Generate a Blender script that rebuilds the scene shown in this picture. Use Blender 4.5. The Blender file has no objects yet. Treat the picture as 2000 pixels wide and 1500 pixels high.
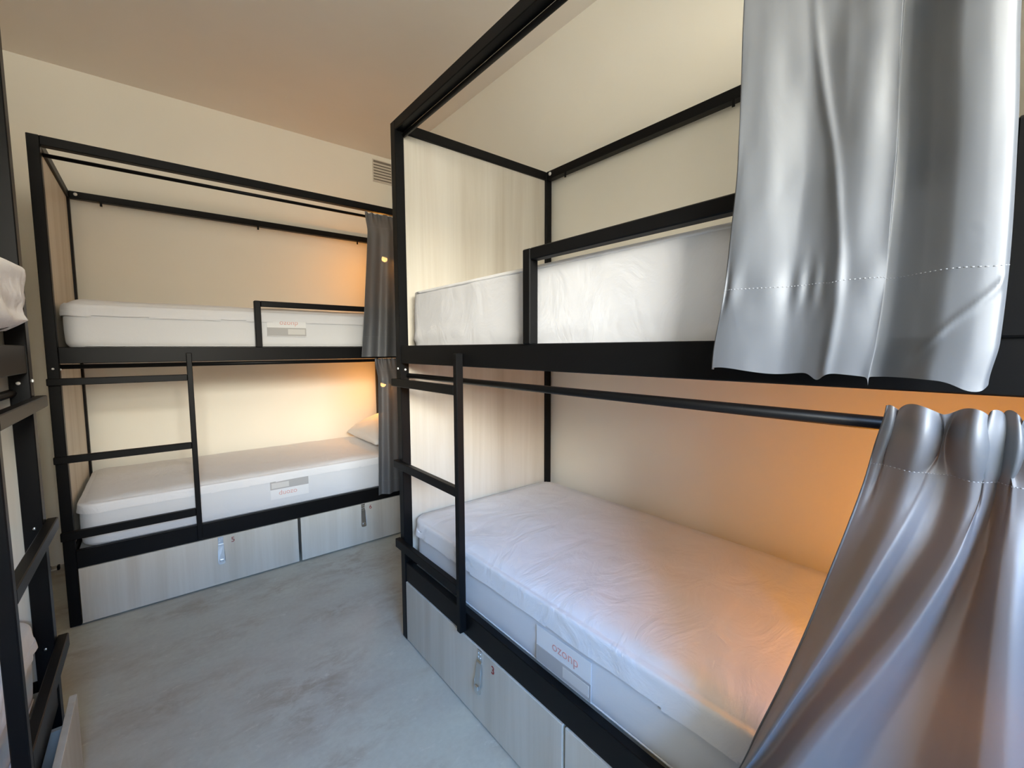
import bpy, bmesh, math, random
from mathutils import Vector, Matrix, noise

random.seed(7)
scene = bpy.context.scene
COL = scene.collection

# ------------------------------------------------------------------ camera
CAM_Z = 1.4013
yaw, pitch, roll = -0.6851, -0.0817, -0.0039
fwd = Vector((-math.sin(yaw) * math.cos(pitch), math.cos(yaw) * math.cos(pitch), math.sin(pitch)))
rgt = Vector((math.cos(yaw), math.sin(yaw), 0))
upv = rgt.cross(fwd)
r2 = rgt * math.cos(roll) + upv * math.sin(roll)
u2 = -rgt * math.sin(roll) + upv * math.cos(roll)
cam_data = bpy.data.cameras.new('camera')
cam_data.sensor_width = 36.0
cam_data.lens = 854.06 / 2000 * 36.0
cam_data.clip_start = 0.01
cam = bpy.data.objects.new('camera', cam_data)
COL.objects.link(cam)
m = Matrix((r2, u2, -fwd)).transposed().to_4x4()
m.translation = Vector((0, 0, CAM_Z))
cam.matrix_world = m
scene.camera = cam

# ------------------------------------------------------------------ view, sky, light
scene.view_settings.view_transform = 'Standard'
scene.view_settings.look = 'None'
scene.view_settings.gamma = 1.0
scene.view_settings.use_curve_mapping = False
scene.view_settings.exposure = 0.0
scene.cycles.use_denoising = True
scene.cycles.max_bounces = 10
scene.cycles.diffuse_bounces = 7
scene.cycles.transparent_max_bounces = 12
scene.cycles.sample_clamp_indirect = 6.0

SKY_STRENGTH = 23.0
LAMP_POWER = 2.8
world = bpy.data.worlds.new('World')
scene.world = world
world.use_nodes = True
wn = world.node_tree
wn.nodes.clear()
wo = wn.nodes.new('ShaderNodeOutputWorld')
wb = wn.nodes.new('ShaderNodeBackground')
wr = wn.nodes.new('ShaderNodeValToRGB')
wt = wn.nodes.new('ShaderNodeTexCoord')
ws = wn.nodes.new('ShaderNodeSeparateXYZ')
wm = wn.nodes.new('ShaderNodeMapRange')
wm.inputs['From Min'].default_value = -1
wm.inputs['From Max'].default_value = 1
wn.links.new(wt.outputs['Generated'], ws.inputs[0])
wn.links.new(ws.outputs['Z'], wm.inputs['Value'])
wn.links.new(wm.outputs[0], wr.inputs['Fac'])
# street side: dim ground, a sun-lit cream facade low in the sky, clear blue above it
el = wr.color_ramp.elements
while len(el) < 8:
    el.new(0.5)
for e, (pos, colr) in zip(el, ((0.29, (0.80, 0.76, 0.66)), (0.50, (1.16, 1.09, 0.93)), (0.535, (1.16, 1.10, 0.95)), (0.570, (1.45, 1.38, 1.20)),
                               (0.583, (5.0, 4.75, 4.05)), (0.640, (4.7, 4.7, 4.35)), (0.668, (1.5, 2.2, 3.2)), (0.708, (0.46, 1.16, 2.5)))):
    e.position = pos
    e.color = (*colr, 1)
wn.links.new(wr.outputs[0], wb.inputs['Color'])
wb.inputs['Strength'].default_value = SKY_STRENGTH
wn.links.new(wb.outputs[0], wo.inputs['Surface'])

# the window the daylight comes through is in the wall behind the camera
WIN_X0, WIN_X1, WIN_Z0, WIN_Z1 = -1.22, 0.40, 1.80, 2.68
FRONT_Y = -2.05
portal = bpy.data.lights.new('window_daylight_portal', 'AREA')
portal.shape = 'RECTANGLE'
portal.size = WIN_X1 - WIN_X0
portal.size_y = WIN_Z1 - WIN_Z0
portal.cycles.is_portal = True
po = bpy.data.objects.new('window_daylight_portal', portal)
COL.objects.link(po)
po.location = ((WIN_X0 + WIN_X1) / 2, FRONT_Y - 0.01, (WIN_Z0 + WIN_Z1) / 2)
po.rotation_euler = (math.radians(90), 0, math.radians(0))
po.rotation_euler = (Vector((0, 1, 0)).to_track_quat('-Z', 'Z')).to_euler()

# ------------------------------------------------------------------ dimensions
AX, AY = -0.4019, 3.0338          # far bunk bed: front corner at its foot end
BX, BY = 0.8694, 1.9139           # right bunk bed: front corner at its foot end
CX, CY = -0.285, 1.930            # left bunk bed: front corner at its foot end
W, H, L, P = 0.9614, 2.40, 2.05, 0.0436
ZU1, ZU0, ZL1, ZL0 = 1.4148, 1.3345, 0.3904, 0.2992
UL0, UL1 = 0.5398, 0.5649
RUNGS = ((1.2638, 1.2293), (0.8816, 0.8459), (0.5010, 0.4587))
ZC = 3.167
WALL_R, WALL_BACK, WALL_L = BX + W + 0.016, AY + W + 0.016, CX - W - 0.016


# ------------------------------------------------------------------ materials
def mat(name):
    m = bpy.data.materials.new(name)
    m.use_nodes = True
    nt = m.node_tree
    b = nt.nodes['Principled BSDF']
    return m, nt, b


def setp(b, **kw):
    for k, v in kw.items():
        k = k.replace('_', ' ')
        if k in b.inputs:
            b.inputs[k].default_value = (*v, 1) if isinstance(v, tuple) and len(v) == 3 else v


def coord(nt, scale=(1, 1, 1), loc=(0, 0, 0), kind='Object'):
    tc = nt.nodes.new('ShaderNodeTexCoord')
    mp = nt.nodes.new('ShaderNodeMapping')
    mp.inputs['Scale'].default_value = scale
    mp.inputs['Location'].default_value = loc
    nt.links.new(tc.outputs[kind], mp.inputs['Vector'])
    return mp.outputs[0]


def noise_tex(nt, vec, scale, detail=4, rough=0.5, dist=0.0):
    n = nt.nodes.new('ShaderNodeTexNoise')
    n.inputs['Scale'].default_value = scale
    n.inputs['Detail'].default_value = detail
    n.inputs['Roughness'].default_value = rough
    n.inputs['Distortion'].default_value = dist
    nt.links.new(vec, n.inputs['Vector'])
    return n.outputs[0]


def ramp(nt, fac, stops):
    r = nt.nodes.new('ShaderNodeValToRGB')
    e = r.color_ramp.elements
    while len(e) < len(stops):
        e.new(0.5)
    for el, (p, c) in zip(e, stops):
        el.position = p
        el.color = (*c, 1)
    nt.links.new(fac, r.inputs['Fac'])
    return r.outputs[0]


def mixc(nt, fac, a, b, mode='MIX'):
    n = nt.nodes.new('ShaderNodeMix')
    n.data_type = 'RGBA'
    n.blend_type = mode
    for s, v in ((0, fac), (6, a), (7, b)):
        if hasattr(v, 'links') or hasattr(v, 'is_linked'):
            nt.links.new(v, n.inputs[s])
        else:
            n.inputs[s].default_value = v if s == 0 else (*v, 1)
    return n.outputs[2]


def bump(nt, b, h, strength, dist=0.01):
    n = nt.nodes.new('ShaderNodeBump')
    n.inputs['Strength'].default_value = strength
    n.inputs['Distance'].default_value = dist
    nt.links.new(h, n.inputs['Height'])
    nt.links.new(n.outputs[0], b.inputs['Normal'])
    return n


def plaster(name, col):
    m, nt, b = mat(name)
    v = coord(nt)
    big = noise_tex(nt, v, 1.3, 3, 0.5)
    c = ramp(nt, big, [(0.3, tuple(x * 0.97 for x in col)), (0.7, tuple(min(1, x * 1.02) for x in col))])
    nt.links.new(c, b.inputs['Base Color'])
    setp(b, Roughness=0.85)
    b.inputs['Specular IOR Level'].default_value = 0.25
    bump(nt, b, noise_tex(nt, v, 160, 3, 0.6), 0.06, 0.004)
    return m


M_WALL = plaster('cream_wall_paint', (0.83, 0.80, 0.71))
M_CEIL = plaster('warm_ceiling_paint', (0.86, 0.805, 0.735))


def make_floor():
    m, nt, b = mat('polished_microcement')
    v = coord(nt)
    vs = coord(nt, (1.0, 1.7, 1.0), (3.1, 1.2, 0))
    n1 = noise_tex(nt, vs, 1.5, 7, 0.62, 0.25)
    n2 = noise_tex(nt, vs, 7.0, 9, 0.70, 0.35)
    n3 = noise_tex(nt, v, 45, 5, 0.6)
    base = ramp(nt, n1, [(0.32, (0.44, 0.405, 0.33)), (0.45, (0.50, 0.485, 0.42)), (0.62, (0.54, 0.535, 0.455))])
    worn = ramp(nt, n2, [(0.43, (0, 0, 0)), (0.60, (0.8, 0.8, 0.8))])
    zone = ramp(nt, noise_tex(nt, vs, 1.6, 3, 0.5), [(0.45, (0, 0, 0)), (0.62, (1, 1, 1))])
    f = mixc(nt, 1.0, worn, zone, 'MULTIPLY')
    c = mixc(nt, f, base, (0.37, 0.315, 0.245))
    pale = ramp(nt, noise_tex(nt, vs, 11, 10, 0.72, 0.3), [(0.60, (0, 0, 0)), (0.67, (0.6, 0.6, 0.6))])
    c = mixc(nt, pale, c, (0.64, 0.62, 0.54))
    c = mixc(nt, 0.12, c, n3, 'OVERLAY')
    nt.links.new(c, b.inputs['Base Color'])
    rr = ramp(nt, n2, [(0.3, (0.34, 0.34, 0.34)), (0.7, (0.5, 0.5, 0.5))])
    nt.links.new(rr, b.inputs['Roughness'])
    b.inputs['Specular IOR Level'].default_value = 0.4
    bump(nt, b, n2, 0.05, 0.004)
    return m


M_FLOOR = make_floor()


def make_metal():
    m, nt, b = mat('black_powder_coat')
    setp(b, Base_Color=(0.0055, 0.0055, 0.0058), Roughness=0.40, Metallic=0.0)
    b.inputs['Specular IOR Level'].default_value = 0.13
    v = coord(nt)
    bump(nt, b, noise_tex(nt, v, 420, 2, 0.5), 0.05, 0.001)
    return m


M_BLACK = make_metal()


def make_wood():
    m, nt, b = mat('pale_wood_laminate')
    v1 = coord(nt, (1, 1, 0.055))
    v2 = coord(nt, (1, 1, 0.02))
    n1 = noise_tex(nt, v1, 6.5, 7, 0.6, 0.5)
    n2 = noise_tex(nt, v2, 38, 5, 0.6)
    n3 = noise_tex(nt, v1, 3.2, 3, 0.5, 0.2)
    c = ramp(nt, n1, [(0.28, (0.50, 0.45, 0.375)), (0.43, (0.58, 0.54, 0.465)), (0.56, (0.63, 0.595, 0.525)), (0.74, (0.55, 0.50, 0.425))])
    c2 = ramp(nt, n3, [(0.35, (0.82, 0.80, 0.77)), (0.6, (1, 1, 1))])
    c = mixc(nt, 0.55, c, c2, 'MULTIPLY')
    c3 = ramp(nt, n2, [(0.35, (0.80, 0.78, 0.75)), (0.55, (1, 1, 1))])
    c = mixc(nt, 0.20, c, c3, 'MULTIPLY')
    nt.links.new(c, b.inputs['Base Color'])
    setp(b, Roughness=0.48)
    b.inputs['Specular IOR Level'].default_value = 0.35
    bump(nt, b, n2, 0.04, 0.002)
    return m


M_WOOD = make_wood()


def make_edge():
    m, nt, b = mat('laminate_board_core')
    setp(b, Base_Color=(0.62, 0.57, 0.49), Roughness=0.6)
    return m


M_EDGE = make_edge()


def make_sheet(name, col, fine=900.0, wr=0.25):
    m, nt, b = mat(name)
    v = coord(nt)
    setp(b, Base_Color=col, Roughness=0.75, Sheen_Weight=0.15, Sheen_Roughness=0.5)
    b.inputs['Specular IOR Level'].default_value = 0.2
    vw = coord(nt, (1.0, 0.55, 1.0))
    wrk = noise_tex(nt, vw, 7, 5, 0.55, 1.2)
    fn = noise_tex(nt, v, fine, 2, 0.5)
    add = nt.nodes.new('ShaderNodeMath')
    add.operation = 'MULTIPLY_ADD'
    nt.links.new(fn, add.inputs[0])
    add.inputs[1].default_value = 0.02
    nt.links.new(wrk, add.inputs[2])
    bump(nt, b, add.outputs[0], wr, 0.03)
    return m


M_COVER = make_sheet('white_mattress_protector', (0.75, 0.745, 0.755), 700, 0.30)
M_COVER_TAUT = make_sheet('taut_white_protector', (0.69, 0.69, 0.71), 700, 0.14)
M_TICK = make_sheet('white_mattress_ticking', (0.66, 0.665, 0.68), 500, 0.06)
M_PILLOW = make_sheet('white_pillow_cotton', (0.80, 0.79, 0.78), 700, 0.2)


def plain(name, col, rough=0.5, metal=0.0, spec=0.5):
    m, nt, b = mat(name)
    setp(b, Base_Color=col, Roughness=rough, Metallic=metal)
    b.inputs['Specular IOR Level'].default_value = spec
    v = coord(nt)
    n = noise_tex(nt, v, 300, 2, 0.5)
    bump(nt, b, n, 0.03, 0.001)
    return m


M_STEEL = plain('galvanised_steel', (0.72, 0.75, 0.76), 0.28, 1.0)
M_WHITE = plain('white_plastic', (0.80, 0.80, 0.78), 0.35)
M_RED = plain('dark_red_ink', (0.27, 0.03, 0.02), 0.6)
M_LOGO = plain('faded_red_print', (0.66, 0.36, 0.33), 0.7)
M_LABELW = plain('white_label_cloth', (0.74, 0.74, 0.745), 0.7)
M_LABELG = plain('grey_label_cloth', (0.41, 0.40, 0.395), 0.7)
M_LABELL = plain('pale_grey_label_cloth', (0.60, 0.59, 0.57), 0.7)
M_GRILLE = plain('painted_vent_metal', (0.66, 0.61, 0.53), 0.6)
M_DARK = plain('dark_duct', (0.22, 0.19, 0.155), 0.8)


def make_curtain(name, base, metal, rough, trans, sheer):
    m, nt, b = mat(name)
    setp(b, Base_Color=base, Roughness=rough, Metallic=metal, Sheen_Weight=0.05, IOR=2.0)
    v = coord(nt)
    w = nt.nodes.new('ShaderNodeTexWave')
    w.inputs['Scale'].default_value = 260
    w.inputs['Distortion'].default_value = 1.0
    nt.links.new(v, w.inputs['Vector'])
    soft = noise_tex(nt, coord(nt, (1, 1, 0.5)), 14, 4, 0.5, 0.6)
    add = nt.nodes.new('ShaderNodeMath')
    add.operation = 'MULTIPLY_ADD'
    nt.links.new(w.outputs['Fac'], add.inputs[0])
    add.inputs[1].default_value = 0.004
    nt.links.new(soft, add.inputs[2])
    bump(nt, b, add.outputs[0], 0.10, 0.012)
    tl = nt.nodes.new('ShaderNodeBsdfTranslucent')
    tl.inputs['Color'].default_value = (0.34, 0.32, 0.30, 1)
    tp = nt.nodes.new('ShaderNodeBsdfTransparent')
    m1 = nt.nodes.new('ShaderNodeMixShader')
    m1.inputs[0].default_value = trans
    m2 = nt.nodes.new('ShaderNodeMixShader')
    m2.inputs[0].default_value = sheer
    out = nt.nodes['Material Output']
    nt.links.new(b.outputs[0], m1.inputs[1])
    nt.links.new(tl.outputs[0], m1.inputs[2])
    nt.links.new(m1.outputs[0], m2.inputs[1])
    nt.links.new(tp.outputs[0], m2.inputs[2])
    nt.links.new(m2.outputs[0], out.inputs['Surface'])
    return m


M_CURT = make_curtain('grey_satin_curtain', (0.094, 0.105, 0.124), 0.0, 0.54, 0.09, 0.025)
M_STITCH = plain('grey_stitching_thread', (0.30, 0.31, 0.33), 0.6)


def make_glow():
    m, nt, b = mat('warm_lamp_diffuser')
    setp(b, Base_Color=(0.9, 0.8, 0.6), Roughness=0.4)
    b.inputs['Emission Color'].default_value = (1.0, 0.50, 0.16, 1)
    b.inputs['Emission Strength'].default_value = 60.0
    return m


M_GLOW = make_glow()


# ------------------------------------------------------------------ helpers
def tag(o, label, cat, group=None, kind=None):
    if label:
        o['label'] = label
    if cat:
        o['category'] = cat
    if group:
        o['group'] = group
    if kind:
        o['kind'] = kind
    return o


def empty(name, loc, rz, label, cat, group=None):
    o = bpy.data.objects.new(name, None)
    o.empty_display_size = 0.1
    COL.objects.link(o)
    o.location = loc
    o.rotation_euler = (0, 0, rz)
    return tag(o, label, cat, group)


def link(name, bm, material, parent=None, smooth=False, label=None, mats=None):
    bmesh.ops.recalc_face_normals(bm, faces=bm.faces[:])
    me = bpy.data.meshes.new(name)
    bm.to_mesh(me)
    bm.free()
    if smooth:
        for p in me.polygons:
            p.use_smooth = True
    for mm in (mats or [material]):
        me.materials.append(mm)
    o = bpy.data.objects.new(name, me)
    COL.objects.link(o)
    if parent:
        o.parent = parent
    if label:
        o['label'] = label
    return o


def box(bm, x0, x1, y0, y1, z0, z1, bev=0.0, seg=2):
    x0, x1 = min(x0, x1), max(x0, x1)
    y0, y1 = min(y0, y1), max(y0, y1)
    z0, z1 = min(z0, z1), max(z0, z1)
    r = bmesh.ops.create_cube(bm, size=1.0)
    vs = r['verts']
    for v in vs:
        v.co = Vector((x0 + (v.co.x + .5) * (x1 - x0), y0 + (v.co.y + .5) * (y1 - y0), z0 + (v.co.z + .5) * (z1 - z0)))
    if bev > 0:
        es = set()
        for v in vs:
            for e in v.link_edges:
                es.add(e)
        bmesh.ops.bevel(bm, geom=list(es), offset=bev, segments=seg, affect='EDGES', profile=0.5)


def cyl(bm, p0, p1, r0, r1=None, seg=20, cap=True):
    r1 = r0 if r1 is None else r1
    p0, p1 = Vector(p0), Vector(p1)
    d = (p1 - p0).normalized()
    a = d.orthogonal().normalized()
    b = d.cross(a)
    rings = []
    for p, r in ((p0, r0), (p1, r1)):
        rings.append([bm.verts.new(p + (a * math.cos(2 * math.pi * i / seg) + b * math.sin(2 * math.pi * i / seg)) * r) for i in range(seg)])
    for i in range(seg):
        bm.faces.new((rings[0][i], rings[0][(i + 1) % seg], rings[1][(i + 1) % seg], rings[1][i]))
    if cap:
        bm.faces.new(rings[0])
        bm.faces.new(rings[1])


def tube(bm, pts, r, seg=8):
    pts = [Vector(p) for p in pts]
    rings = []
    for i, p in enumerate(pts):
        d = (pts[min(i + 1, len(pts) - 1)] - pts[max(i - 1, 0)]).normalized()
        a = d.cross(Vector((0.31, 0.17, 0.93)))
        if a.length < 1e-4:
            a = d.orthogonal()
        a.normalize()
        b = d.cross(a)
        rings.append([bm.verts.new(p + (a * math.cos(2 * math.pi * k / seg) + b * math.sin(2 * math.pi * k / seg)) * r) for k in range(seg)])
    for A, B in zip(rings, rings[1:]):
        for k in range(seg):
            bm.faces.new((A[k], A[(k + 1) % seg], B[(k + 1) % seg], B[k]))
    bm.faces.new(rings[0])
    bm.faces.new(rings[-1])


def text_mesh(name, body, size, matrix, material, parent, extrude=0.0006, label=None):
    cu = bpy.data.curves.new(name + '_curve', 'FONT')
    cu.body = body
    cu.size = size
    cu.extrude = extrude
    cu.align_x = 'CENTER'
    cu.align_y = 'CENTER'
    tmp = bpy.data.objects.new(name + '_tmp', cu)
    COL.objects.link(tmp)
    dg = bpy.context.evaluated_depsgraph_get()
    me = bpy.data.meshes.new_from_object(tmp.evaluated_get(dg))
    bpy.data.objects.remove(tmp)
    bpy.data.curves.remove(cu)
    me.transform(matrix)
    me.materials.clear()
    me.materials.append(material)
    o = bpy.data.objects.new(name, me)
    COL.objects.link(o)
    o.parent = parent
    if label:
        o['label'] = label
    return o


def lerp(a, b, t):
    return a + (b - a) * t


def curve(keys, x):
    """smooth monotone-ish interpolation through (x, y) keys"""
    if x <= keys[0][0]:
        return keys[0][1]
    if x >= keys[-1][0]:
        return keys[-1][1]
    for i in range(len(keys) - 1):
        x0, y0 = keys[i]
        x1, y1 = keys[i + 1]
        if x0 <= x <= x1:
            def slope(j):
                if j <= 0 or j >= len(keys) - 1:
                    return 0.0
                a = (keys[j][1] - keys[j - 1][1]) / (keys[j][0] - keys[j - 1][0])
                b = (keys[j + 1][1] - keys[j][1]) / (keys[j + 1][0] - keys[j][0])
                return 0.0 if a * b <= 0 else 2 * a * b / (a + b)
            h = x1 - x0
            t = (x - x0) / h
            m0, m1 = slope(i), slope(i + 1)
            return ((2 * t ** 3 - 3 * t ** 2 + 1) * y0 + (t ** 3 - 2 * t ** 2 + t) * h * m0
                    + (-2 * t ** 3 + 3 * t ** 2) * y1 + (t ** 3 - t ** 2) * h * m1)


def sst(a, b, x):
    t = max(0, min(1, (x - a) / (b - a)))
    return t * t * (3 - 2 * t)


# ------------------------------------------------------------------ room shell
def structure(name, bm, material):
    return tag(link(name, bm, material), None, None, kind='structure')


T = 0.12
bm = bmesh.new(); box(bm, WALL_L - T, WALL_R + T, FRONT_Y - T, WALL_BACK + T, -T, 0); structure('floor', bm, M_FLOOR)
bm = bmesh.new(); box(bm, WALL_L - T, WALL_R + T, FRONT_Y - T, WALL_BACK + T, ZC, ZC + T); structure('ceiling', bm, M_CEIL)
bm = bmesh.new(); box(bm, WALL_L - T, WALL_R + T, WALL_BACK, WALL_BACK + T, 0, ZC); structure('wall_back', bm, M_WALL)
bm = bmesh.new(); box(bm, WALL_R, WALL_R + T, FRONT_Y, WALL_BACK, 0, ZC); structure('wall_right', bm, M_WALL)
bm = bmesh.new(); box(bm, WALL_L - T, WALL_L, FRONT_Y, WALL_BACK, 0, ZC); structure('wall_left', bm, M_WALL)
bm = bmesh.new()
box(bm, WALL_L - T, WIN_X0, FRONT_Y - T, FRONT_Y, 0, ZC)
box(bm, WIN_X1, WALL_R + T, FRONT_Y - T, FRONT_Y, 0, ZC)
box(bm, WIN_X0, WIN_X1, FRONT_Y - T, FRONT_Y, 0, WIN_Z0)
box(bm, WIN_X0, WIN_X1, FRONT_Y - T, FRONT_Y, WIN_Z1, ZC)
structure('wall_front', bm, M_WALL)


# ------------------------------------------------------------------ bunk bed
def bunk_bed(name, loc, rz, mv, label, ug, rod_lo, rung_screws=False, rod_hi=(0.055, 2.327)):
    """Local frame: u along the length from the foot end, v from the front to the wall, z up."""
    root = empty(name, loc, rz, label, 'bunk bed', None)

    def b(bm, u0, u1, v0, v1, z0, z1, bev=0.0025):
        box(bm, u0, u1, v0 * mv, v1 * mv, z0, z1, bev, 1)

    def part(nm, boxes, material=M_BLACK, parent=root, bev=0.0025, lab=None):
        bm = bmesh.new()
        for x in boxes:
            b(bm, *x, bev=bev)
        return link(nm, bm, material, parent, label=lab)

    # posts
    for u in (0, L - P):
        for v in (0, W - P):
            po = part('post', [(u, u + P, v, v + P, 0.004, H)])
            if v == 0:
                bmc = bmesh.new()
                ub = u + P / 2
                cyl(bmc, (ub, -0.0005 * mv, 1.31), (ub, -0.004 * mv, 1.31), 0.0055, 0.004, 14)
                link('bolt_cap', bmc, M_WHITE, po, True, label='small white bolt cap')
                bmc = bmesh.new()
                ui = u + P + 0.0005 if u == 0 else u - 0.0005
                sg = 1 if u == 0 else -1
                cyl(bmc, (ui, 0.024 * mv, 1.305), (ui + sg * 0.004, 0.024 * mv, 1.305), 0.0055, 0.004, 14)
                link('bolt_cap', bmc, M_WHITE, po, True, label='small white bolt cap')
    # top frame
    part('top_rail', [(P, L - P, 0.0, P, H - P, H)])
    tr = part('top_rail', [(P, L - P, W - P, W, H - P, H)])
    for u in (0.19, 1.085, 1.86):
        part('curtain_tab', [(u - 0.006, u + 0.006, W - P, W - P + 0.004, H - P - 0.028, H - P + 0.004)], parent=tr, bev=0.001)
    bmc = bmesh.new()
    cyl(bmc, (P + 0.03, (W - P) * mv, H - 0.019), (P + 0.03, (W - P - 0.004) * mv, H - 0.019), 0.010, 0.009, 18)
    link('bolt_cap', bmc, M_WHITE, tr, True, label='round white bolt cap')
    for u in (0, L - P):
        part('end_top_rail', [(u, u + P, P, W - P, H - P, H)])
    # bunk rails (front, back, ends)
    for z0, z1, nm in ((ZU0, ZU1, 'upper_side_rail'), (ZL0, ZL1, 'lower_side_rail')):
        part(nm, [(P, L - P, 0.004, 0.034, z0, z1)])
        part(nm, [(P, L - P, W - 0.034, W - 0.004, z0, z1)])
        for u in (0.006, L - 0.036):
            part('end_rail', [(u, u + 0.03, P, W - P, z0, z1)])
        part('slat_board', [(P, L - P, 0.036, W - 0.036, z1 - 0.045, z1 - 0.028)], M_WOOD)
    # head and foot boards
    for u in (0.013, L - 0.031):
        part('end_board', [(u, u + 0.018, P, W - P, ZU1, H - P)], M_WOOD, bev=0.001)
        part('end_board', [(u, u + 0.018, P, W - P, ZL1, ZU0)], M_WOOD, bev=0.001)
    # guard rail of the upper bunk, an upside-down U of square tube
    G = 0.034
    u1 = 1.905
    part('guard_rail', [(ug, ug + G, -0.004, 0.030, ZU1 - 0.002, 1.6927),
                        (ug + G, u1 - G, -0.004, 0.030, 1.6927 - G, 1.6927),
                        (u1 - G, u1, -0.004, 0.030, ZU1 - 0.002, 1.6927)], bev=0.003)
    # ladder: one stile, three rungs running to the post
    D = 0.026
    lad = part('ladder', [(UL0, UL1, -D, 0.003, 0.318, 1.383)])
    for z1, z0 in RUNGS:
        part('rung', [(-0.002, UL0, -D, -0.0005, z0, z1)], parent=lad)
    if rung_screws:
        for z1, z0 in RUNGS[1:]:
            bmc = bmesh.new()
            cyl(bmc, (P + 0.0004, 0.020 * mv, z1 - 0.012), (P + 0.0035, 0.020 * mv, z1 - 0.012), 0.0055, 0.003, 14)
            link('screw', bmc, M_STEEL, lad, True, label='small bright screw head')
    # curtain rods
    for v, z, r in ((*rod_hi, 0.0095), (0.040, rod_lo, 0.0115)):
        bm = bmesh.new()
        cyl(bm, (P, v * mv, z), (L - P, v * mv, z), r, seg=18)
        link('curtain_rod', bm, M_BLACK, root, True)
    return root


UG_A, UG_B = 0.885, 0.905
bed_a = bunk_bed('bunk_bed', (AX, AY, 0), 0, 1,
                 'black steel bunk bed standing along the far wall, below the wall vent', UG_A, 1.318)
bed_b = bunk_bed('bunk_bed', (BX, BY, 0), -math.pi / 2, 1,
                 'black steel bunk bed along the right wall, nearest and largest in view', UG_B, 1.277, False, (0.044, 2.345))
bed_c = bunk_bed('bunk_bed', (CX, CY, 0), -math.pi / 2, -1,
                 'black steel bunk bed mostly cut off at the left edge of the photo', 0.905, 1.277, True)


# ------------------------------------------------------------------ drawers
def drawer(loc, rz, mv, u0, u1, v0, hasp_u, num, num_u, label, depth=0.80, z0=0.010, z1=0.297, inset=0.02):
    root = empty('storage_drawer', loc, rz, label, 'drawer', 'under-bed storage drawers')
    bm = bmesh.new()
    box(bm, u0, u1, v0 * mv, (v0 + 0.018) * mv, z0, z1, 0.001, 1)
    link('drawer_front', bm, M_WOOD, root)
    bm = bmesh.new()
    zt = z1 - 0.06
    box(bm, u0 + inset, u0 + inset + .015, (v0 + .0182) * mv, (v0 + depth) * mv, 0.02, zt)
    box(bm, u1 - .035, u1 - .02, (v0 + .0182) * mv, (v0 + depth) * mv, 0.02, zt)
    box(bm, u0 + inset + .015, u1 - .035, (v0 + depth - .015) * mv, (v0 + depth) * mv, 0.02, zt)
    box(bm, u0 + inset + .015, u1 - .035, (v0 + .0182) * mv, (v0 + depth - .015) * mv, 0.02, 0.032)
    link('drawer_box', bm, M_EDGE, root)
    if hasp_u is None:
        return root
    # hasp: punched hinge plate hanging from the rail and a tapered slotted strap
    f = v0 * mv

    def vv(d):
        return f - d * mv
    bm = bmesh.new()
    hw = 0.013
    box(bm, hasp_u - hw, hasp_u + hw, vv(0.0004), vv(0.0028), 0.252, 0.296, 0.0006, 1)
    plate = link('hinge_plate', bm, M_STEEL, root, label='galvanised hinge plate of the latch')
    bm = bmesh.new()
    for dx, dz in ((-.006, .283), (.006, .283), (-.006, .268), (.006, .268)):
        cyl(bm, (hasp_u + dx, vv(0.0028), dz), (hasp_u + dx, vv(0.0042), dz), 0.0032, 0.0022, 12)
    link('screw', bm, M_WHITE, plate, True)
    bm = bmesh.new()
    cyl(bm, (hasp_u - hw - .001, vv(0.004), 0.250), (hasp_u + hw + .001, vv(0.004), 0.250), 0.0036, seg=12)
    ring = []
    prof = [(0.0140, 0.247), (0.0165, 0.215), (0.0185, 0.170), (0.0190, 0.150), (0.0165, 0.139), (0.0100, 0.135)]
    outline = [(-x, z) for x, z in prof] + [(x, z) for x, z in reversed(prof)]
    top = [bm.verts.new((hasp_u + x, vv(0.007 + 0.010 * sst(0.247, 0.14, z)), z)) for x, z in outline]
    bot = [bm.verts.new((hasp_u + x * .96, vv(0.003 + 0.008 * sst(0.247, 0.14, z)), z)) for x, z in outline]
    bm.faces.new(top)
    bm.faces.new(list(reversed(bot)))
    n = len(top)
    for i in range(n):
        bm.faces.new((top[i], top[(i + 1) % n], bot[(i + 1) % n], bot[i]))
    link('hasp', bm, M_STEEL, root, label='galvanised steel hasp')
    bm = bmesh.new()
    box(bm, hasp_u - .010, hasp_u + .010, vv(0.0150), vv(0.0215), 0.150, 0.166, 0.002, 2)
    link('staple', bm, M_STEEL, root, label='bright steel staple')
    if num:
        # the front faces -v (local); text stands upright in the u-z plane
        sx = 1 if mv > 0 else -1
        M = Matrix.Translation((num_u, vv(0.0008), 0.262)) @ Matrix.Rotation(math.radians(90), 4, 'X')
        text_mesh('number', num, 0.042, M, M_RED, root, label='dark red stencilled number %s' % num)
    return root


US0, US1 = 1.070, 1.088
drawer((AX, AY, 0), 0, 1, P + 0.004, US0, 0.0, 0.648, '5', 0.710,
       'pale wood drawer marked 5 under the far bunk bed')
drawer((AX, AY, 0), 0, 1, US1, L - P - 0.004, 0.0, 1.500, '6', 1.555,
       'pale wood drawer marked 6 under the far bunk bed')
drawer((BX, BY, 0), -math.pi / 2, 1, P + 0.004, US0 + 0.006, 0.0, 0.658, '3', 0.737,
       'pale wood drawer marked 3 under the right bunk bed')
drawer((BX, BY, 0), -math.pi / 2, 1, US1, L - P - 0.004, 0.0, 1.500, None, 0,
       'pale wood drawer beyond drawer 3, at the bottom edge under the right bunk bed')
drawer((CX, CY, 0), -math.pi / 2, -1, 0.015, US0, -0.034, None, None, 0,
       'pale drawer slightly pulled out from under the left bunk bed', depth=0.75, inset=0.045)


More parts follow.
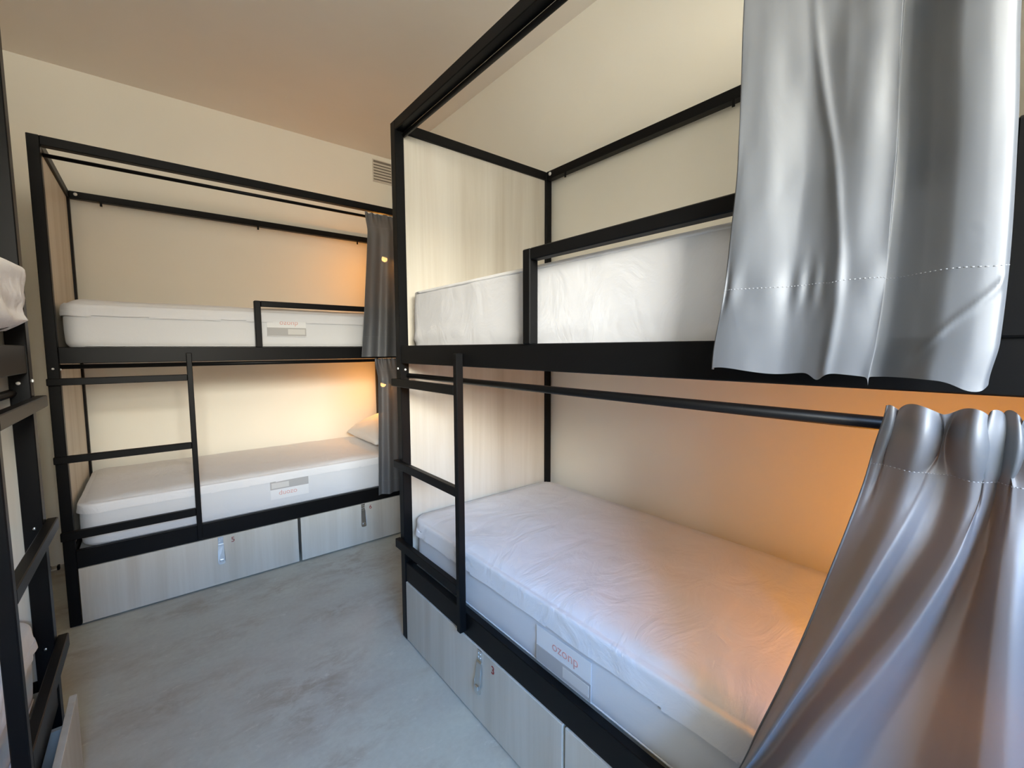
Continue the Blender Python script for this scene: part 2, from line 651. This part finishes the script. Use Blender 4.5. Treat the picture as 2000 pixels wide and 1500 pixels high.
# ------------------------------------------------------------------ mattresses
def rbox(bm, x0, x1, y0, y1, z0, z1, r, rz, nx, ny, nz, fn=None):
    """dense rounded box: plan corners of radius r, edges rounded by rz; fn(p, n) displaces"""
    cx, cy, cz = (x0 + x1) / 2, (y0 + y1) / 2, (z0 + z1) / 2
    hx, hy, hz = (x1 - x0) / 2, (y1 - y0) / 2, (z1 - z0) / 2

    def dens(n, h, rr):
        k = 5
        a = [-h + rr * i / k for i in range(k)]
        mid = [-h + rr + (2 * h - 2 * rr) * i / n for i in range(n + 1)]
        return a + mid + [h - rr + rr * (i + 1) / k for i in range(k)]
    X, Y, Z = dens(nx, hx, r), dens(ny, hy, r), dens(nz, hz, rz)
    cache = {}

    def put(x, y, z):
        key = (round(x, 6), round(y, 6), round(z, 6))
        if key in cache:
            return cache[key]
        ix = max(-(hx - r), min(hx - r, x))
        iy = max(-(hy - r), min(hy - r, y))
        iz = max(-(hz - rz), min(hz - rz, z))
        d = Vector(((x - ix) / r, (y - iy) / r, (z - iz) / rz))
        nrm = d.normalized() if d.length > 1e-6 else Vector((0, 0, 1))
        p = Vector((ix + nrm.x * r, iy + nrm.y * r, iz + nrm.z * rz))
        p += Vector((cx, cy, cz))
        if fn:
            p = fn(p, nrm)
        v = bm.verts.new(p)
        cache[key] = v
        return v

    def grid(A, B, f):
        for i in range(len(A) - 1):
            for j in range(len(B) - 1):
                q = [f(A[i], B[j]), f(A[i + 1], B[j]), f(A[i + 1], B[j + 1]), f(A[i], B[j + 1])]
                q2 = []
                for t in q:
                    if t not in q2:
                        q2.append(t)
                if len(q2) >= 3:
                    try:
                        bm.faces.new(q2)
                    except ValueError:
                        pass
    grid(X, Y, lambda a, b: put(a, b, hz))
    grid(X, Y, lambda a, b: put(a, b, -hz))
    grid(X, Z, lambda a, b: put(a, hy, b))
    grid(X, Z, lambda a, b: put(a, -hy, b))
    grid(Y, Z, lambda a, b: put(hx, a, b))
    grid(Y, Z, lambda a, b: put(-hx, a, b))


def mattress(loc, rz, mv, zb, zt, label, cover_drop, seed, logo=None, corner_wr=0.0, u_off=0.0, rumple=0.0, rtop=0.028):
    root = empty('mattress', loc, rz, label, 'mattress', None)
    u0, u1 = P + 0.018 + u_off, L - P - 0.022
    v0, v1 = (0.055 if zb > 1 else 0.042), W - 0.050
    if rumple:
        v0 = 0.055
    ys = sorted((v0 * mv, v1 * mv))
    r = 0.075

    def fbody(p, n):
        side = 1 - abs(n.z)
        bul = 0.006 * math.sin(math.pi * (p.z - zb) / (zt - zb)) * side
        return p + Vector((n.x, n.y, 0)) * bul
    bm = bmesh.new()
    rbox(bm, u0, u1, ys[0], ys[1], zb, zt - 0.020, r, max(0.035, rtop), 46, 22, 8, fbody)
    body = link('mattress_core', bm, M_TICK, root, True)
    # seam piping round the lower edge
    # the protector: a slightly larger shell over the top, with an elastic lower edge
    zlo = zt - cover_drop

    def corner(p):
        du = min(abs(p.x - u0), abs(p.x - u1))
        dv = min(abs(p.y - ys[0]), abs(p.y - ys[1]))
        return math.exp(-((du / 0.16) ** 2 + (dv / 0.16) ** 2))

    def fcov(p, n):
        q = Vector(p)
        s = Vector((p.x * 2.1 + seed, p.y * 3.0, p.z * 2.0))
        k = noise.noise(s * 2.2) * 0.0035 + noise.noise(s * 6.0) * 0.0014
        if n.z > 0.5:
            q.z += k * 1.5
            # sunken edge rounding
            e = min(p.x - u0, u1 - p.x, p.y - ys[0], ys[1] - p.y)
            q.z -= 0.010 * math.exp(-max(e, 0) / 0.06)
            if rumple:
                q.z += rumple * abs(noise.noise(Vector((p.x * 9, p.y * 3, seed)))) * 0.05
        else:
            t = (zt - p.z) / cover_drop
            c = corner(p)
            wr = math.sin((p.x + p.y * mv * 0.9 + 0.55 * (zt - p.z)) * 95 + 2.0 * noise.noise(s * 4))
            q += Vector((n.x, n.y, 0)) * (0.0080 + k * 0.8 + corner_wr * 0.006 * c * (wr + 0.6) * t)
            bul = 0.006 * math.sin(math.pi * (p.z - zb) / (zt - zb))
            q += Vector((n.x, n.y, 0)) * bul
            if p.z < zlo + 0.02:
                q.z += 0.008 * noise.noise(Vector((p.x * 5 + seed, p.y * 5, 1.3))) + corner_wr * 0.018 * c
            if zb > 1 and not rumple and cover_drop > 0.2 and n.y * mv < -0.5:
                for a0, s0, w0 in ((1.440, 0.020, 0.011), (1.468, -0.034, 0.014)):
                    zl_ = a0 + s0 * math.sin(p.x * 2.4 + 0.6) + 0.006 * noise.noise(Vector((p.x * 3, 2.0, a0)))
                    q.y -= mv * 0.0070 * math.exp(-((p.z - zl_) / w0) ** 2) * (0.55 + noise.noise(Vector((p.x * 2.2, a0 * 30, 0.5))))
            if rumple:
                fr_ = 1 - sst(0.55, 0.85, p.x)
                q += Vector((0, min(n.y * mv, 0) * mv, 0)) * rumple * fr_ * sst(1.425, 1.47, p.z) * (0.056 + 0.022 * noise.noise(Vector((p.x * 4, p.y * 6, p.z * 22))))
        return q
    bm = bmesh.new()
    rbox(bm, u0 - .001, u1 + .001, ys[0] - .001, ys[1] + .001, zlo - 0.05, zt, r, rtop, 110, 46, 12, fcov)
    # open the underside
    kill = [f for f in bm.faces if f.calc_center_median().z < zlo - 0.006]
    bmesh.ops.delete(bm, geom=kill, context='FACES')
    link('mattress_protector', bm, M_COVER_TAUT if zb > 1 and not rumple else M_COVER, root, True)
    if cover_drop > 0.2:
        bm = bmesh.new()
        tube(bm, [(lerp(u0 + r, u1 - r, i / 60), (v0 - 0.0085) * mv, zt - 0.020 + 0.002 * noise.noise(Vector((i * 0.3, seed, 0)))) for i in range(61)], 0.0050, 8)
        link('edge_piping', bm, M_COVER, root, True)
    # side band seam
    bm = bmesh.new()
    yf = (v0 - 0.003) * mv
    if cover_drop < 0.2:
        for zz in (zb + 0.028,):
            tube(bm, [(lerp(u0 + r, u1 - r, i / 30), yf, zz) for i in range(31)], 0.0025, 6)
        link('piping', bm, M_TICK, root, True)
    if logo:
        # maker's label sewn on the front side, (centre u, centre z, upside down?)
        lu, lz, flip = logo
        s = -1 if flip else 1
        yy = v0 - 0.0105
        fr = Matrix.Translation((lu, yy * mv, lz)) @ Matrix.Rotation(math.radians(90), 4, 'X')
        if flip:
            fr = fr @ Matrix.Rotation(math.pi, 4, 'Z')

        def patch(nm, x0, x1, y0, y1, d, material, parent, lab=None):
            bm = bmesh.new()
            box(bm, x0, x1, y0, y1, d, d + 0.0012)
            bmesh.ops.transform(bm, matrix=fr, verts=bm.verts[:])
            return link(nm, bm, material, parent, label=lab)
        lab = patch('brand_label', -0.113, 0.113, -0.060, 0.060, 0.0, M_LABELW, root, 'sewn white label with red lettering and a grey band')
        patch('grey_band', -0.113, 0.113, 0.004, 0.056, 0.0012, M_LABELG, lab)
        patch('pale_panel', -0.106, -0.005, 0.012, 0.046, 0.0024, M_LABELL, lab)
        text_mesh('lettering', 'duozo', 0.043, fr @ Matrix.Translation((-0.012, -0.022, 0.0016)), M_LOGO, lab, 0.0004)
    return root


mattress((AX, AY, 0), 0, 1, 1.393, 1.662, 'bare white mattress on the top bunk of the far bed', 0.085, 1.0,
         logo=(1.068, 1.540, True), corner_wr=0.3, rtop=0.048)
mattress((AX, AY, 0), 0, 1, 0.368, 0.628, 'bare white mattress on the bottom bunk of the far bed, with a pillow', 0.062, 2.0,
         logo=(1.040, 0.505, False), corner_wr=0.3)
mattress((BX, BY, 0), -math.pi / 2, 1, 1.393, 1.664, 'white mattress on the top bunk of the right bed, behind the guard rail', 0.254, 3.0,
         corner_wr=0.15, rtop=0.016)
mattress((BX, BY, 0), -math.pi / 2, 1, 0.368, 0.628, 'large white mattress on the bottom bunk of the right bed, half lit orange', 0.085, 4.0,
         logo=(1.045, 0.462, True), corner_wr=0.7)
mattress((CX, CY, 0), -math.pi / 2, -1, 1.393, 1.650, 'rumpled white mattress on the top bunk at the left edge', 0.19, 5.0,
         corner_wr=0.8, rumple=1.0)
mattress((CX, CY, 0), -math.pi / 2, -1, 0.368, 0.628, 'white mattress on the bottom bunk at the left edge, behind the ladder', 0.085, 6.0,
         corner_wr=0.6)


# ------------------------------------------------------------------ pillow
def pillow(loc, rz, label):
    bm = bmesh.new()
    N = 26
    a, b_, h = 0.175, 0.33, 0.070
    grid = {}
    for s in (1, -1):
        for i in range(N + 1):
            for j in range(N + 1):
                x, y = -1 + 2 * i / N, -1 + 2 * j / N
                edge = (1 - abs(x) ** 2.4) * (1 - abs(y) ** 2.4)
                z = s * h * max(edge, 0) ** 0.45
                pinch = 1 - 0.07 * (1 - abs(x) ** 2) * abs(y) ** 3
                k = (i, j) if (i in (0, N) or j in (0, N)) else (i, j, s)
                if k not in grid:
                    z += 0.006 * noise.noise(Vector((x * 3, y * 3, s)))
                    grid[k] = bm.verts.new((x * a * (1 - 0.06 * (1 - y * y) * abs(x) ** 3), y * b_ * pinch, z + h))
    def g(i, j, s):
        return grid[(i, j)] if (i in (0, N) or j in (0, N)) else grid[(i, j, s)]
    for s in (1, -1):
        for i in range(N):
            for j in range(N):
                try:
                    bm.faces.new((g(i, j, s), g(i + 1, j, s), g(i + 1, j + 1, s), g(i, j + 1, s)))
                except ValueError:
                    pass
    o = link('pillow', bm, M_PILLOW, None, True)
    o.location = loc
    o.rotation_euler = rz
    return tag(o, label, 'pillow')


pillow((AX + 1.865, AY + 0.50, 0.676), (0, math.radians(-24), 0),
       'white pillow leaning at the head of the far bottom bunk, half hidden by a curtain')


# ------------------------------------------------------------------ reading lamps
def lamp(loc, rz, mv, z, label, v=0.66, power=1.0):
    root = empty('reading_lamp', loc, rz, label, 'lamp', 'bunk reading lamps')
    u = L - 0.032
    bm = bmesh.new()
    cyl(bm, (u, v * mv, z), (u - 0.014, v * mv, z), 0.034, 0.032, 28)
    link('wall_plate', bm, M_BLACK, root, True)
    bm = bmesh.new()
    tube(bm, [(u - 0.014, v * mv, z), (u - 0.035, v * mv, z + 0.006), (u - 0.05, v * mv, z + 0.004)], 0.006, 10)
    link('arm', bm, M_BLACK, root, True)
    bm = bmesh.new()
    cyl(bm, (u - 0.050, v * mv, z + 0.030), (u - 0.072, v * mv, z - 0.030), 0.022, 0.036, 28, cap=False)
    link('shade', bm, M_BLACK, root, True)
    bm = bmesh.new()
    bmesh.ops.create_uvsphere(bm, u_segments=20, v_segments=12, radius=0.024)
    bmesh.ops.translate(bm, verts=bm.verts[:], vec=(u - 0.072, v * mv, z - 0.034))
    link('bulb', bm, M_GLOW, root, True, label='glowing warm bulb')
    li = bpy.data.lights.new('reading_lamp_light', 'POINT')
    li.energy = LAMP_POWER * power
    li.color = (1.0, 0.36, 0.028)
    li.shadow_soft_size = 0.03
    lo = bpy.data.objects.new('reading_lamp_light', li)
    COL.objects.link(lo)
    lo.parent = root
    lo.location = (u - 0.100, v * mv, z - 0.075)
    return root


lamp((AX, AY, 0), 0, 1, 2.185, 'lit reading lamp glowing behind the curtain of the far top bunk', 0.54, 1.25)
lamp((AX, AY, 0), 0, 1, 1.125, 'lit reading lamp at the head of the far bottom bunk, hidden by its curtain', 0.64, 0.9)
lamp((BX, BY, 0), -math.pi / 2, 1, 0.93, 'lit reading lamp at the head of the right bottom bunk, behind the swept curtain', 0.42, 2.2)


# ------------------------------------------------------------------ curtains
def sheet(bm, f, us, ts):
    g = [[bm.verts.new(f(u, t)) for u in us] for t in ts]
    for a, b_ in zip(g, g[1:]):
        for i in range(len(us) - 1):
            bm.faces.new((a[i], a[i + 1], b_[i + 1], b_[i]))


def rng(a, b_, n):
    return [a + (b_ - a) * i / n for i in range(n + 1)]


def curtain(label, f, t_head, t_hem, nu=150, nt=110, left_seam=True):
    """f(u, t): world point, u across from the free edge, t from the top (0) to the bottom (1)"""
    root = empty('curtain', f(0.5, 1.0), 0, label, 'curtain', None)
    off = Vector(root.location)

    def g(u, t):
        return Vector(f(u, t)) - off
    us = rng(0, 1, nu)
    bm = bmesh.new(); sheet(bm, g, us, rng(t_head, t_hem, nt)); link('drape', bm, M_CURT, root, True)
    bm = bmesh.new(); sheet(bm, g, us, rng(0, t_head, 26)); link('rod_pocket', bm, M_CURT, root, True)
    bm = bmesh.new(); sheet(bm, g, us, rng(t_hem, 1, 44)); link('hem', bm, M_CURT, root, True)
    # stitched seam lines
    for t in (t_head, t_hem):
        bm = bmesh.new()
        n = 150
        for i in range(0, n, 2):
            p, q = g(i / n, t), g((i + 1) / n, t)
            tube(bm, [p, q], 0.0007, 5)
        link('stitching', bm, M_STITCH, root, True)
    if left_seam:
        bm = bmesh.new()
        tube(bm, [g(0.0, t) for t in rng(0, 1, 90)], 0.0020, 6)
        link('side_seam', bm, M_CURT, root, True)
    return root


# big upper curtain of the right bed
UP_TOP, UP_BOT = 2.330, 1.346
upL = [(1.347, 0.391), (1.502, 0.372), (1.595, 0.365), (1.711, 0.357), (1.912, 0.357), (2.40, 0.352)]
upR = [(1.345, 0.040), (1.40, 0.033), (1.50, 0.031), (1.66, 0.034), (1.81, 0.040), (2.40, 0.040)]
upO = [(0.0, 0.046), (0.03, 0.053), (0.10, 0.051), (0.30, 0.034), (0.38, 0.031), (0.45, 0.034), (0.50, 0.035),
       (0.58, 0.030), (0.625, 0.031), (0.655, 0.008), (0.70, 0.006), (0.80, 0.032), (0.87, 0.052), (0.92, 0.053), (0.97, 0.046), (1.0, 0.034)]
upY = [(0.0, 0.0), (0.28, 0.285), (0.46, 0.48), (0.625, 0.642), (0.655, 0.630), (0.70, 0.66), (0.80, 0.76), (0.87, 0.845), (0.93, 0.925), (0.97, 0.975), (1.0, 0.985)]


def f_upper(u, t):
    z = lerp(UP_TOP, UP_BOT, t)
    uu = curve(upY, u)
    yl, yr = curve(upL, z), curve(upR, z)
    y = lerp(yl, yr, uu)
    open_ = sst(0.0, 0.35, t)
    o = curve(upO, u) * lerp(0.55, 1.0, open_)
    # gather at the rod
    o += (1 - open_) * 0.010 * math.sin(u * 52)
    # creases running down to the left
    d = u - (0.30 + 0.17 * sst(0.35, 0.9, t))
    o += 0.0045 * math.exp(-(d / 0.020) ** 2) * sst(0.3, 0.6, t)
    d2 = u - (0.20 + 0.14 * t)
    o -= 0.005 * math.exp(-(d2 / 0.10) ** 2) * sst(0.15, 0.6, t)
    o += 0.004 * noise.noise(Vector((u * 5, z * 4, 2.0))) + 0.0018 * noise.noise(Vector((u * 14, z * 9, 5.0)))
    o += 0.0026 * math.exp(-((t - (0.975 - 0.62 * (u - 0.80))) / 0.006) ** 2) * sst(0.80, 0.84, u) * (1 - sst(0.965, 0.99, u))
    # puckers over the hem and scallops at the bottom edge
    o += 0.0022 * math.sin(u * 70 + 2 * math.sin(u * 17)) * math.exp(-((t - 0.853) / 0.035) ** 2) * (1 - sst(0.55, 0.7, u))
    zb = 0.010 * (1 - u) * sst(0.8, 1.0, t) * (0.5 + 0.5 * math.sin(u * 17))
    zb -= 0.012 * sst(0.8, 1.0, t) * (math.exp(-((u - 0.44) / 0.03) ** 2) + math.exp(-((u - 0.95) / 0.04) ** 2) + math.exp(-((u - 0.63) / 0.02) ** 2))
    x = BX + 0.028 - lerp(0.0, 0.052, sst(0.0, 0.12, t)) - o
    return (x, y, z + zb + 0.010)


curtain('large grey satin curtain hanging at the upper right over the right top bunk', f_upper, 0.055, 0.853)

# lower curtain of the right bed, swept towards the foot
LO_TOP, LO_BOT = 1.312, 0.34
loL = [(0.34, 0.455), (0.50, 0.370), (0.623, 0.315), (0.706, 0.292), (0.816, 0.260), (0.928, 0.231), (1.023, 0.210), (1.104, 0.192), (1.183, 0.176), (1.243, 0.164), (1.32, 0.150)]
loX = [(0.34, 0.775), (0.623, 0.800), (0.816, 0.826), (0.928, 0.842), (1.023, 0.858), (1.104, 0.871), (1.183, 0.885), (1.243, 0.876), (1.32, 0.866)]
loB1 = [(0.34, 0.425), (0.688, 0.283), (0.803, 0.240), (0.926, 0.195), (1.046, 0.155), (1.148, 0.124), (1.235, 0.106), (1.32, 0.098)]
loB2 = [(0.34, 0.375), (0.712, 0.229), (0.802, 0.193), (0.92, 0.139), (1.037, 0.092), (1.133, 0.062), (1.206, 0.050), (1.32, 0.048)]
loB3 = [(0.34, -0.004), (0.862, 0.014), (1.115, 0.018), (1.25, 0.016), (1.32, 0.012)]
loR = [(0.34, -0.070), (0.7, -0.078), (1.0, -0.082), (1.32, -0.082)]
loO = [(0.0, -0.002), (0.06, 0.0), (0.13, 0.008), (0.22, 0.034), (0.25, 0.035), (0.31, 0.010), (0.35, 0.006), (0.43, 0.038), (0.47, 0.041),
       (0.52, 0.022), (0.58, -0.020), (0.64, -0.026), (0.70, 0.004), (0.75, 0.034), (0.79, 0.036), (0.88, 0.002), (1.0, 0.012)]


def f_lower(u, t):
    z = lerp(LO_TOP, LO_BOT, t)
    b1, b2, b3 = curve(loB1, z), curve(loB2, z), curve(loB3, z)
    y = curve([(0.0, curve(loL, z)), (0.235, b1), (0.45, b2), (0.60, lerp(b2, b3, 0.45)), (0.77, b3), (1.0, curve(loR, z))], u)
    low = sst(0.04, 0.30, t)
    o = curve(loO, u) * lerp(0.30, 1.0, low) * lerp(1.0, 1.15, t)
    # ruffles round the rod: puffed between the top edge and the seam, pinched at the seam
    hd = 1 - sst(0.085, 0.21, t)
    ph = u * 38 + 1.3 * math.sin(u * 11)
    puff = 0.35 + 0.85 * math.sin(math.pi * min(t / 0.098, 1.0))
    ruf = max(math.sin(ph), -0.45) + 0.30 * math.sin(2.3 * ph + 1.0)
    flat = sst(0.0, 0.10, u)
    o += hd * (0.004 + 0.017 * ruf * puff * (0.25 + 0.75 * flat))
    y += hd * 0.011 * math.sin(ph + 1.7) * flat * puff
    zz = hd * 0.006 * math.sin(ph + 0.4) * flat * (1 - sst(0.0, 0.08, t))
    x = curve(loX, z) - o
    if t < 0.05:
        x += 0.0
    return (x, y, z + zz)


curtain('grey satin curtain swept aside over the right bottom bunk, gathered on its rod', f_lower, 0.098, 0.93, nu=190)


def f_far(x0, y0, ztop, zbot, x_l0, x_l1, x_r, seed, amp):
    def f(u, t):
        z = lerp(ztop, zbot, t)
        xl = lerp(x_l0, x_l1, t ** 1.2)
        x = lerp(xl, x_r, u)
        o = amp * (0.6 * math.sin(u * 15 + seed) + 0.4 * math.sin(u * 27 + 2 * seed)) * lerp(0.6, 1, t)
        o += (1 - sst(0.0, 0.10, t)) * 0.006 * math.sin(u * 55)
        o += 0.003 * noise.noise(Vector((u * 5, z * 4, seed)))
        zz = 0.004 * math.sin(u * 48) * (1 - sst(0, 0.06, t))
        return (x, y0 - o - 0.055 * sst(0.0, 0.16, t), z + zz)
    return f


curtain('dark grey curtain on the far top bunk with lamp light showing through', f_far(0, AY + 0.022, 2.348, 1.345, 1.185, 1.108, 1.52, 1.3, 0.020), 0.10, 0.86, nu=110)
curtain('dark grey curtain on the far bottom bunk beside the pillow', f_far(0, AY + 0.004, 1.330, 0.350, 1.222, 1.200, 1.52, 4.1, 0.020), 0.085, 0.90, nu=110)


# ------------------------------------------------------------------ wall vent
vent = empty('air_vent', (1.84, WALL_BACK, 3.035), 0, 'slatted air vent high on the far wall, beside the right bed post', 'vent')
bm = bmesh.new()
VX0, VX1, VZ0, VZ1 = -0.20, -0.012, -0.105, 0.095
box(bm, VX0, VX1, -0.006, -0.0005, VZ1 - 0.008, VZ1)
box(bm, VX0, VX1, -0.006, -0.0005, VZ0, VZ0 + 0.008)
box(bm, VX0, VX0 + 0.008, -0.006, -0.0005, VZ0 + 0.008, VZ1 - 0.008)
box(bm, VX1 - 0.008, VX1, -0.006, -0.0005, VZ0 + 0.008, VZ1 - 0.008)
link('vent_frame', bm, M_GRILLE, vent)
bm = bmesh.new()
box(bm, VX0 + 0.008, VX1 - 0.008, -0.0015, -0.0005, VZ0 + 0.008, VZ1 - 0.008)
link('vent_backing', bm, M_DARK, vent)
for k in range(7):
    z = VZ0 + 0.020 + k * 0.0255
    bm = bmesh.new()
    vs = [bm.verts.new(c) for c in ((VX0 + .008, -0.002, z), (VX1 - .008, -0.002, z), (VX1 - .008, -0.010, z - .017), (VX0 + .008, -0.010, z - .017),
                                    (VX0 + .008, -0.002, z - .0015), (VX1 - .008, -0.002, z - .0015), (VX1 - .008, -0.010, z - .0185), (VX0 + .008, -0.010, z - .0185))]
    for q in ((0, 1, 2, 3), (7, 6, 5, 4), (0, 4, 5, 1), (1, 5, 6, 2), (2, 6, 7, 3), (3, 7, 4, 0)):
        bm.faces.new([vs[i] for i in q])
    link('vent_slat', bm, M_GRILLE, vent)

# ------------------------------------------------------------------ floor bracket by the far wall
br = empty('floor_bracket', (-0.566, 3.93, 0), 0, 'small dark metal bracket on the floor by the far wall', 'bracket')
bm = bmesh.new()
box(bm, -0.018, 0.018, -0.010, 0.010, 0.0005, 0.006, 0.001, 1)
link('bracket_plate', bm, M_STEEL, br)
for s in (-1, 1):
    bm = bmesh.new()
    box(bm, s * 0.020 - 0.006, s * 0.020 + 0.006, -0.016, 0.016, 0.0005, 0.028, 0.002, 1)
    link('bracket_jaw', bm, M_BLACK, br)
